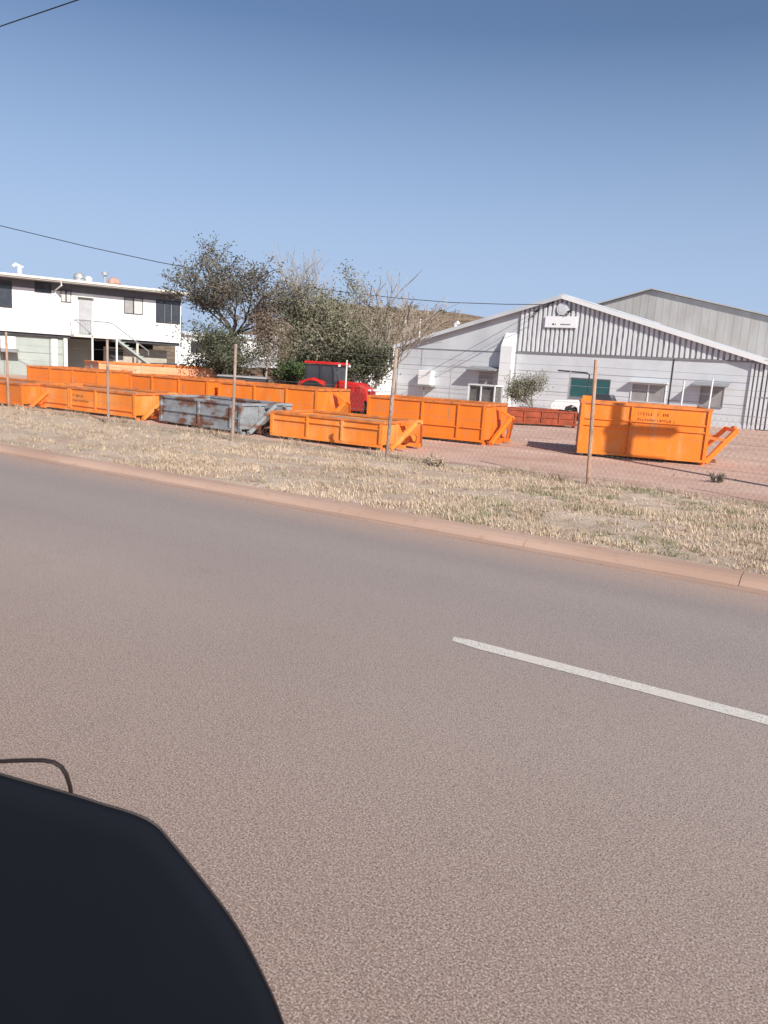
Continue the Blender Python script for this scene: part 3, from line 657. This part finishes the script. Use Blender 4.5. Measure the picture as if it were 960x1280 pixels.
# landing with balustrade and stair
ld = B(12.3, 15.2, -1.5, -.01, 2.88, 3.04).build('landing', MT['offwhite'], hs)
for x in (13.45, 15.1): B(x, x + .12, -1.5, -1.38, -0.0, 4.25 if x < 14 else 2.879).build('landing_post', MT['offwhite'], ld)
mb = MB(); mb.tube([(12.32, -1.45, 4.0), (12.5, -1.45, 4.02), (14.6, -1.45, 4.02), (14.9, -1.45, 3.95), (17.4, -1.45, 2.2), (17.4, -1.45, 1.9)], .04, 6)
mb.tube([(12.32, -.2, 4.0), (12.32, -1.45, 4.0), (12.32, -1.45, 3.05)], .03, 6); mb.tube([(12.4, -1.45, 4.0), (13.5, -1.45, 3.1)], .03, 6); mb.build('handrail', MT['soffit'], ld)
mb = MB(); x = 12.4
while x < 14.8: mb.box(x, x + .03, -1.44, -1.42, 3.041, 4.0); x += .11
mb.build('balustrade', MT['soffit'], ld)
mb = MB()
for k in range(16): mb.box(15.21 + k * .26, 15.50 + k * .26, -1.45, -.5, 2.85 - k * .18, 2.90 - k * .18)
mb.beam((15.2, -1.46, 2.86), (19.3, -1.46, .02), .05, .14); mb.beam((15.2, -.48, 2.86), (19.3, -.48, .02), .05, .14); mb.build('stair', MT['sage'], ld)
# roof fittings
v = MB().tube([(9.3, 1.5, 6.6), (9.3, 1.5, 7.5)], .16, 10); v.tube([(9.3, 1.5, 7.4), (9.05, 1.5, 7.52), (8.9, 1.5, 7.35)], .14, 8); v.box(9.3, 9.55, 1.4, 1.6, 7.35, 7.45); v.build('roof_vent', MT['galv'], hs)
def dome(x, r, z, m_, h=1.0, name='vent_dome'):
    mb = MB(); n = 14; o = 0; rings = 5
    for j in range(rings + 1):
        a = math.pi / 2 * j / rings
        for k in range(n): b = 2 * math.pi * k / n; mb.v.append((x + r * math.cos(a) * math.cos(b), 2 + r * math.cos(a) * math.sin(b), z + h * r * math.sin(a)))
    for j in range(rings):
        for k in range(n): mb.f.append((j*n+k, j*n+(k+1) % n, (j+1)*n+(k+1) % n, (j+1)*n+k))
    mb.tube([(x, 2, z - .6), (x, 2, z)], r * .9, 12); return mb.build(name, m_, hs)
dome(13.3, .42, 7.1, MT['steel']); dome(13.95, .26, 7.05, MT['white']); dome(15.75, .48, 6.95, MT['brownrust'])
mb = MB().tube([(15.1, 2, 6.6), (15.1, 2, 7.5)], .10, 8); mb.tube([(15.1, 2, 7.5), (15.1, 2, 7.72)], .24, 10); mb.build('flue', MT['steel'], hs)
# clutter under the house: a parked car and stacked boxes
pc = thing('parked_car', 'dark car parked in the shade beneath the right end of the white house', 'car', (-18.2, 58.6, -.02), 32)
MB().prism([(0, .35), (0, .85), (.5, .95), (1.0, 1.4), (2.6, 1.42), (3.2, .98), (4.1, .88), (4.15, .35)], 'y', 0, 1.7).build('body', MT['glass'], pc, bevel=.05)
for x in (.7, 3.3):
    for y in (-.01, 1.5): MB().tube([(x, y, .32), (x, y + .2, .32)], .32, 14).build('wheel', MT['black'], pc)
wsd = thing('white_shed', 'distant white shed between the house corner and the leafy tree', 'shed', (-21.5, 77, -.02), 4)
B(0, 9.5, 0, 7, 0, 4.1).build('wall', MT['white'], wsd); MB().prism([(-.3, 4.05), (7.3, 4.6), (7.3, 4.7), (-.3, 4.15)], 'x', -.3, 9.8).build('roof', MT['galvw'], wsd)
B(1.5, 3.5, -.03, -.002, 2.4, 3.5).build('opening', MT['dark'], wsd); B(4, 9.4, -.05, -.002, 0, 2.2).build('lower_panel', MT['soffit'], wsd)

# ------------------------------------------------------------------ tractor (local +x is its nose)
tr = thing('tractor', 'red farm tractor with a glazed cab and red roof parked behind the orange bins', 'tractor', (-2.12, 33, -.02), -22)
bon = MB().prism([(-.25, .75), (-.25, 1.42), (.9, 1.36), (1.32, 1.16), (1.42, .62), (.2, .62)], 'y', -.38, .38).build('bonnet', MT['red'], tr, bevel=.06)
B(1.425, 1.45, -.30, .30, .68, 1.05).build('grille', MT['redd'], bon)
for y in (-.24, .24): B(1.36, 1.44, y - .07, y + .07, 1.06, 1.14).build('headlight', MT['galvw'], bon)
mb = MB()
for x in (.1, .45, .8): mb.box(x, x + .22, -.395, -.381, .9, 1.2)
mb.build('side_vent', MT['redd'], bon)
mb = MB().prism([(-1.40, .8), (-1.40, 2.02), (-.15, 2.02), (-.05, 1.3), (-.3, .8)], 'y', -.62, .62); cb = mb.build('cab', MT['glass'], tr)
for y in (-.635, .635):
    for a, b in ((-1.41, -1.41), (-.72, -.72), (-.04, -.14)): MB().beam((a, y, .8 if a < -.5 else 1.2), (b, y, 2.02), .06).build('cab_pillar', MT['dark'], cb)
mb = B(-1.50, .02, -.70, .70, 2.03, 2.15).build('cab_roof', MT['red'], tr, bevel=.05)
for y in (-.5, .5): B(.06, .10, y - .08, y + .08, 1.98, 2.08).build('work_light', MT['galvw'], mb)
for y, s in ((-.95, -1), (.6, 1)):
    wl = MB().tube([(-.95, y, .68), (-.95, y + .36, .68)], .68, 26).build('rear_wheel', MT['black'], tr); MB().tube([(-.95, y - .01, .68), (-.95, y + .37, .68)], .34, 18).build('rim', MT['red'], wl)
    MB().tube([(-1.62, y + .18, .95), (-1.45, y + .18, 1.2), (-.95, y + .18, 1.34), (-.45, y + .18, 1.2)], .15, 6).build('mudguard', MT['red'], tr)
    wl = MB().tube([(1.0, y + .05, .42), (1.0, y + .30, .42)], .42, 22).build('front_wheel', MT['black'], tr); MB().tube([(1.0, y + .04, .42), (1.0, y + .31, .42)], .2, 14).build('rim', MT['red'], wl)
MB().tube([(.65, -.2, 1.3), (.65, -.2, 1.72)], .05, 8).build('exhaust', MT['dark'], tr)
B(.55, 1.5, -1.0, -.97, .25, .98).build('guard_panel', MT['redd'], tr)
B(1.46, 1.66, -.42, .42, .42, .72).build('front_weight', MT['redd'], tr, bevel=.03); B(-.6, 1.4, -.2, .2, .42, .64).build('chassis', MT['dark'], tr)
ps = thing('marker_post', 'thin pale post standing just behind the red tractor', 'post', (-1.9, 32, 0)); MB().tube([(0, 0, 0), (0, 0, 2.25)], .035, 6).build('shaft', MT['offwhite'], ps)

# ------------------------------------------------------------------ trees
def tree(name, label, loc, h, wd, leaf, n_leaf, ls, bark='bark', seed=1, lean=0, bare=.0, forks=5, trunk_h=.3, r0=.16, crown_lo=.35, cat='tree', group=None, upness=.5, twigs=3, cluster=.38, droop=0, tw=.005, spread=1.25):
    q = random.Random(seed); t = thing(name, label, cat, loc, 0, group)
    tips = []; mb = MB()
    def grow(p, d, ln, r, lev):
        pts = [p]; rs = [r]; k = 4
        for i in range(k):
            d = (d + Vector((q.gauss(0, .16), q.gauss(0, .16), q.gauss(.03 * upness, .10)))).normalized()
            p = p + d * ln / k; pts.append(p); rs.append(max(tw, r * (1 - .45 * (i + 1) / k)))
        mb.tube(pts, rs, 6 if lev < 2 else 4 if lev < 3 else 3, False)
        if lev >= 2: tips.extend(pts[1:])
        if lev < 4:
            nb = forks if lev == 0 else twigs
            for i in range(nb):
                a = q.uniform(0, 6.283) if lev else 6.283 * i / nb + q.uniform(-.4, .4)
                sp = q.uniform(.55, 1.05) * (wd / h) * spread if lev == 0 else q.uniform(.4, .95)
                s = Vector((math.cos(a), math.sin(a), 0)); nd = (d * 1 + s * sp + Vector((0, 0, .25 * upness))).normalized()
                fr = 1 if (lev == 0 or i == 0) else q.uniform(.35, 1); sidx = min(k, max(1, int(round(fr * k))))
                grow(pts[sidx], nd, ln * (q.uniform(.62, .85) if lev else h * (1 - trunk_h) / (h * trunk_h) * .36 * q.uniform(.85, 1.15)), rs[sidx] * .66, lev + 1)
    grow(Vector((0, 0, -.1)), Vector((lean, 0, 1)).normalized(), h * trunk_h, r0, 0)
    # fit the skeleton to the wanted size
    zs = [p.z for p in tips]; xs = sorted([p.x for p in tips]); zm = max(zs); lo, hi = xs[int(.02 * len(xs))], xs[int(.98 * len(xs)) - 1]
    sz = h / zm; sx = wd / (hi - lo)
    f = lambda v: Vector((v[0] * (1 + (sx - 1) * min(1, max(0, v[2] / zm * 2))), v[1] * (1 + (sx - 1) * min(1, max(0, v[2] / zm * 2))), v[2] * sz))
    mb.v = [tuple(f(v)) for v in mb.v]; tips = [f(p) for p in tips]
    mb.build('trunk', MT[bark], t)
    if n_leaf:
        lv = MB(); use = [p for p in tips if p.z > h * crown_lo and (q.random() > bare)]
        for i in range(n_leaf):
            c = q.choice(use)
            p = c + Vector((q.gauss(0, cluster), q.gauss(0, cluster), q.gauss(0, cluster * .8) - droop * abs(q.gauss(0, 1))))
            if p.z < .05: continue
            s = ls * q.uniform(.5, 1.35); a = Vector((q.gauss(0, 1), q.gauss(0, 1), q.gauss(0, .7))).normalized(); b = a.cross(Vector((q.gauss(0, 1), q.gauss(0, 1), q.gauss(0, 1)))).normalized()
            lv.v += [tuple(p - a * s), tuple(p + b * s * .42), tuple(p + a * s), tuple(p - b * s * .42)]; o = len(lv.v) - 4; lv.f.append((o, o + 1, o + 2, o + 3))
        lv.build('crown', LF[leaf], t)
    return t
tree('leafy_tree', 'sparse dark leaved tree with forked trunk beside the white house', (-8.6, 37, 0), 7.5, 6.0, 'dark', 10000, .075, seed=8, forks=8, trunk_h=.40, crown_lo=.48, r0=.15, cluster=.22, upness=.25, twigs=4, tw=.012, bare=.3, spread=1.7)
tree('olive_tree', 'broad olive green tree with thin twiggy top at the middle of the clump', (-2.9, 39.5, 0), 7.0, 5.0, 'olive', 14000, .07, seed=11, forks=6, trunk_h=.2, crown_lo=.18, cluster=.26, upness=.8, bare=.3, twigs=4, tw=.010, bark='barkpale')
tree('bare_tree', 'nearly leafless grey tree with spreading fine twigs at the right of the clump', (-1.2, 41, 0), 7.2, 5.6, 'olive', 700, .05, bark='barkpale', seed=23, forks=7, trunk_h=.22, upness=.9, twigs=4, r0=.14, tw=.013)
tree('bare_tree', 'tall leafless tree with upright fine twigs just right of the dark leaved tree', (-5.9, 41, 0), 8.4, 2.8, 'dark', 150, .05, bark='barkpale', seed=31, forks=6, trunk_h=.32, upness=1.2, twigs=4, r0=.13, tw=.011)
tree('dense_tree', 'dense dark green rounded tree right behind the tractor bonnet', (-1.15, 37.5, 0), 3.5, 1.9, 'deep', 8000, .07, seed=41, forks=6, trunk_h=.18, crown_lo=.22, cluster=.22, r0=.12, twigs=4)
tree('dense_bush', 'dark green bushy shrub under the sparse leafy tree', (-7.9, 35.6, 0), 3.8, 3.2, 'deep', 11000, .07, seed=52, forks=6, trunk_h=.15, crown_lo=.15, cluster=.26, r0=.09, cat='bush', bare=.2, twigs=4)
tree('olive_bush', 'rounded olive bush filling the clump behind the earth bank', (-4.5, 38.6, 0), 5.0, 3.6, 'olive', 12000, .07, seed=57, forks=6, trunk_h=.13, crown_lo=.15, cluster=.34, r0=.09, cat='bush', twigs=4, tw=.008, bark='barkpale')
tree('dense_bush', 'deep green bush low in the clump behind the tractor cab', (-2.9, 37.4, 0), 4.3, 2.8, 'deep', 9000, .07, seed=59, forks=6, trunk_h=.13, crown_lo=.12, cluster=.28, r0=.09, cat='bush', twigs=4)
tree('green_bush', 'bright green bush growing low on the bank at the centre of the clump', (-4.35, 36.6, .9), 1.5, 1.7, 'green', 3500, .06, seed=61, forks=5, trunk_h=.15, crown_lo=.1, cluster=.16, r0=.05, cat='bush')
tree('vine_covered_tree', 'brown dry vine hanging over a bare trunk between the two leafy trees', (-5.9, 36.4, 0), 5.2, 1.5, 'dry', 8000, .055, bark='barkpale', seed=71, forks=4, trunk_h=.35, crown_lo=.05, cluster=.2, r0=.10, droop=.6, tw=.01)
tree('young_tree', 'small grey green tree standing in front of the warehouse wall beside the steel cage', (7.5, 40.0, 0), 2.4, 1.7, 'olive', 5000, .05, seed=81, forks=5, trunk_h=.2, crown_lo=.2, cluster=.16, r0=.05, twigs=4)
for i, (x, y, s, lb) in enumerate(((6.0, 300, 2.6, 'tallest round bush on the hill crest, near its middle'), (17.5, 305, 1.6, 'small dark bush at the right end of the hill crest'), (-1.5, 303, 1.5, 'small bush left of the tallest one on the hill crest'), (-9, 296, 2.2, 'low wide scrub bush at the left of the hill crest'))):
    t = tree('hill_bush', lb, (x, y, hillz(x, y) - .3), s * 1.2, s * 1.7, 'deep', 350, .28, seed=90 + i, forks=4, trunk_h=.3, crown_lo=.3, cluster=.35, r0=.12, cat='bush', group='bushes on the hill crest', twigs=2)
tree('shadow_spot_shrub', 'small twiggy shrub added in place of a shadow spot below the tall orange bin', (7.33, 16.9, 0), .22, .4, 'dry', 250, .02, bark='bark', seed=99, forks=5, trunk_h=.15, crown_lo=.2, cluster=.04, r0=.01, cat='shrub')  # shrub added where only a spot of shadow lies
tree('dry_shrub', 'dry brown shrub at the fence foot just right of the middle post', (1.1, 16.6, 0), .25, .7, 'straw', 500, .025, bark='bark', seed=101, forks=5, trunk_h=.15, crown_lo=.1, cluster=.06, r0=.01, cat='shrub')

# ------------------------------------------------------------------ utility pole (out of frame, casts the long shadow) and wires
up = thing('utility_pole', 'timber utility pole right of the yard, with added arms and drum shaped for the bin shadow', 'utility pole', (11.15, 11.95, 0), -31)
MB().tube([(0, 0, -.2), (0, 0, 8.9)], [.16, .12], 10).build('pole', MT['wood'], up)
tf = MB().tube([(.30, -.05, 7.2), (.30, -.05, 8.1)], .28, 14).build('shadow_drum', MT['steel'], up); MB().tube([(.30, -.05, 8.1), (.30, -.05, 8.25)], .06, 8).build('drum_cap', MT['steel'], tf)  # unseen drum, sized to cast the tree-like blob on the tall bin
mb = MB().beam((-.3, 0, 7.9), (2.3, 0, 8.75), .17); mb.build('shadow_arm', MT['wood'], up)  # unseen sloped arms, added to cast branch shadows on the tall bin
MB().beam((0, 0, 7.2), (1.9, 0, 7.75), .14).build('shadow_arm', MT['wood'], up)
def cable(name, label, pts, r=.012):
    o = MB().tube(pts, r, 5).build(name, MT['cable']); return tag(o, label, 'cable', 'overhead cables')
def sag(p, q, s, n=16):
    p, q = Vector(p), Vector(q); return [p.lerp(q, i / n) - Vector((0, 0, s * 4 * (i / n) * (1 - i / n))) for i in range(n + 1)]
k_ = .62
P0 = Vector((-12.748, 25.864, 9.613)) * k_; P1 = Vector((-9.581, 23.961, 9.716)) * k_; D_ = P1 - P0; Cc = Vector((0, 0, 2))
cable('power_line', 'black overhead cable crossing the top left corner of the sky', [Cc + P0 - D_ * 6, Cc + P0, Cc + P1, Cc + P1 + D_ * 8], .011)
cable('power_line', 'black overhead cable descending over the house roof and trees to the warehouse peak', [(-40, 45.5, 11.6), (-30, 45.2, 9.75), (-22.49, 45, 8.53), (-17.5, 45, 7.68), (-13.49, 45, 7.09), (-8, 45.4, 6.50), (-3.5, 46, 6.22), (.15, 47, 6.13), (3.2, 47.2, 6.10), (6.5, 47.5, 6.22), (9.15, 47.9, 6.40)], .022)
cable('guy_cable', 'grey stay cable running from the warehouse peak down to its left wall', [whp(-12.5, -.5, 6.4), whp(-20.6, -.7, 1.9)], .012)

# ------------------------------------------------------------------ the camera's own vehicle: dark wing mirror and the cab door it is bolted to
vh = thing('dark_vehicle', 'blurred dark navy wing mirror of the vehicle the photo was taken from, lower left', 'vehicle mirror', (0, 0, 0))
OUT0 = [(-.473, 1.599), (-.424, 1.585), (-.376, 1.569), (-.306, 1.552), (-.273, 1.543), (-.236, 1.533), (-.215, 1.522), (-.200, 1.505), (-.169, 1.466), (-.134, 1.418), (-.107, 1.369), (-.074, 1.292), (-.050, 1.190), (-.046, 1.082), (-.085, .988), (-.253, .928), (-.452, .924), (-.515, 1.134), (-.524, 1.436)]
def smooth_loop(P, k=4):      # Catmull-Rom through the outline points
    out = []; n = len(P)
    for i in range(n):
        p0, p1, p2, p3 = (Vector(P[(i + j) % n]) for j in (-1, 0, 1, 2))
        for t in range(k):
            t /= k; out.append(tuple(.5 * ((2 * p1) + (p2 - p0) * t + (2 * p0 - 5 * p1 + 4 * p2 - p3) * t * t + (3 * p1 - p0 - 3 * p2 + p3) * t ** 3)))
    return out
OUT = smooth_loop(OUT0)
mb = MB(); n = len(OUT); cx, cz = -.30, 1.25
rings = [(-.004, .25), (-.004, .6), (-.003, .9), (.001, .975), (.010, 1.0), (.026, .95), (.06, .86), (.09, .74), (.11, .5), (.115, .2)]
for dy, s in rings:
    for x, z in OUT: mb.v.append((cx + (x - cx) * s, .72 + dy - .01, cz + (z - cz) * s))
for j in range(len(rings) - 1):
    for k in range(n): mb.f.append((j*n+k, j*n+(k+1) % n, (j+1)*n+(k+1) % n, (j+1)*n+k))
mb.f.append(tuple(range(n))); mb.f.append(tuple((len(rings)-1)*n + k for k in reversed(range(n))))
hg = mb.build('mirror_housing', MT['mirror'], vh, smooth=True)
mb = MB().tube([(x, .719, z) for x, z in OUT] + [(OUT[0][0], .719, OUT[0][1])], .0013, 6); mb.build('rim', MT['rim'], hg)
MB().tube([(-.47, .79, 1.50), (-.455, .76, 1.542), (-.422, .76, 1.553), (-.396, .76, 1.559), (-.370, .76, 1.562), (-.350, .76, 1.5635), (-.338, .76, 1.562), (-.330, .76, 1.557), (-.325, .76, 1.549), (-.321, .76, 1.535), (-.3185, .76, 1.515), (-.318, .77, 1.49)], .0024, 8).build('wire_loop', MT['rim'], hg)
MB().tube([(-.50, .76, 1.25), (-.62, .70, 1.26), (-.80, .52, 1.28), (-.86, .44, 1.28)], .022, 8).build('mirror_arm', MT['mirror'], vh)
dp = MB(); dp.prism([(-2.2, .45), (.10, .45), (.10, 1.25), (-.95, 1.42), (-2.2, 1.30)], 'y', -.10, -.04)
dp = dp.build('door_panel', MT['mirror'], vh, bevel=.02); dp.rotation_euler = (0, 0, math.atan2(E2.y, E2.x))
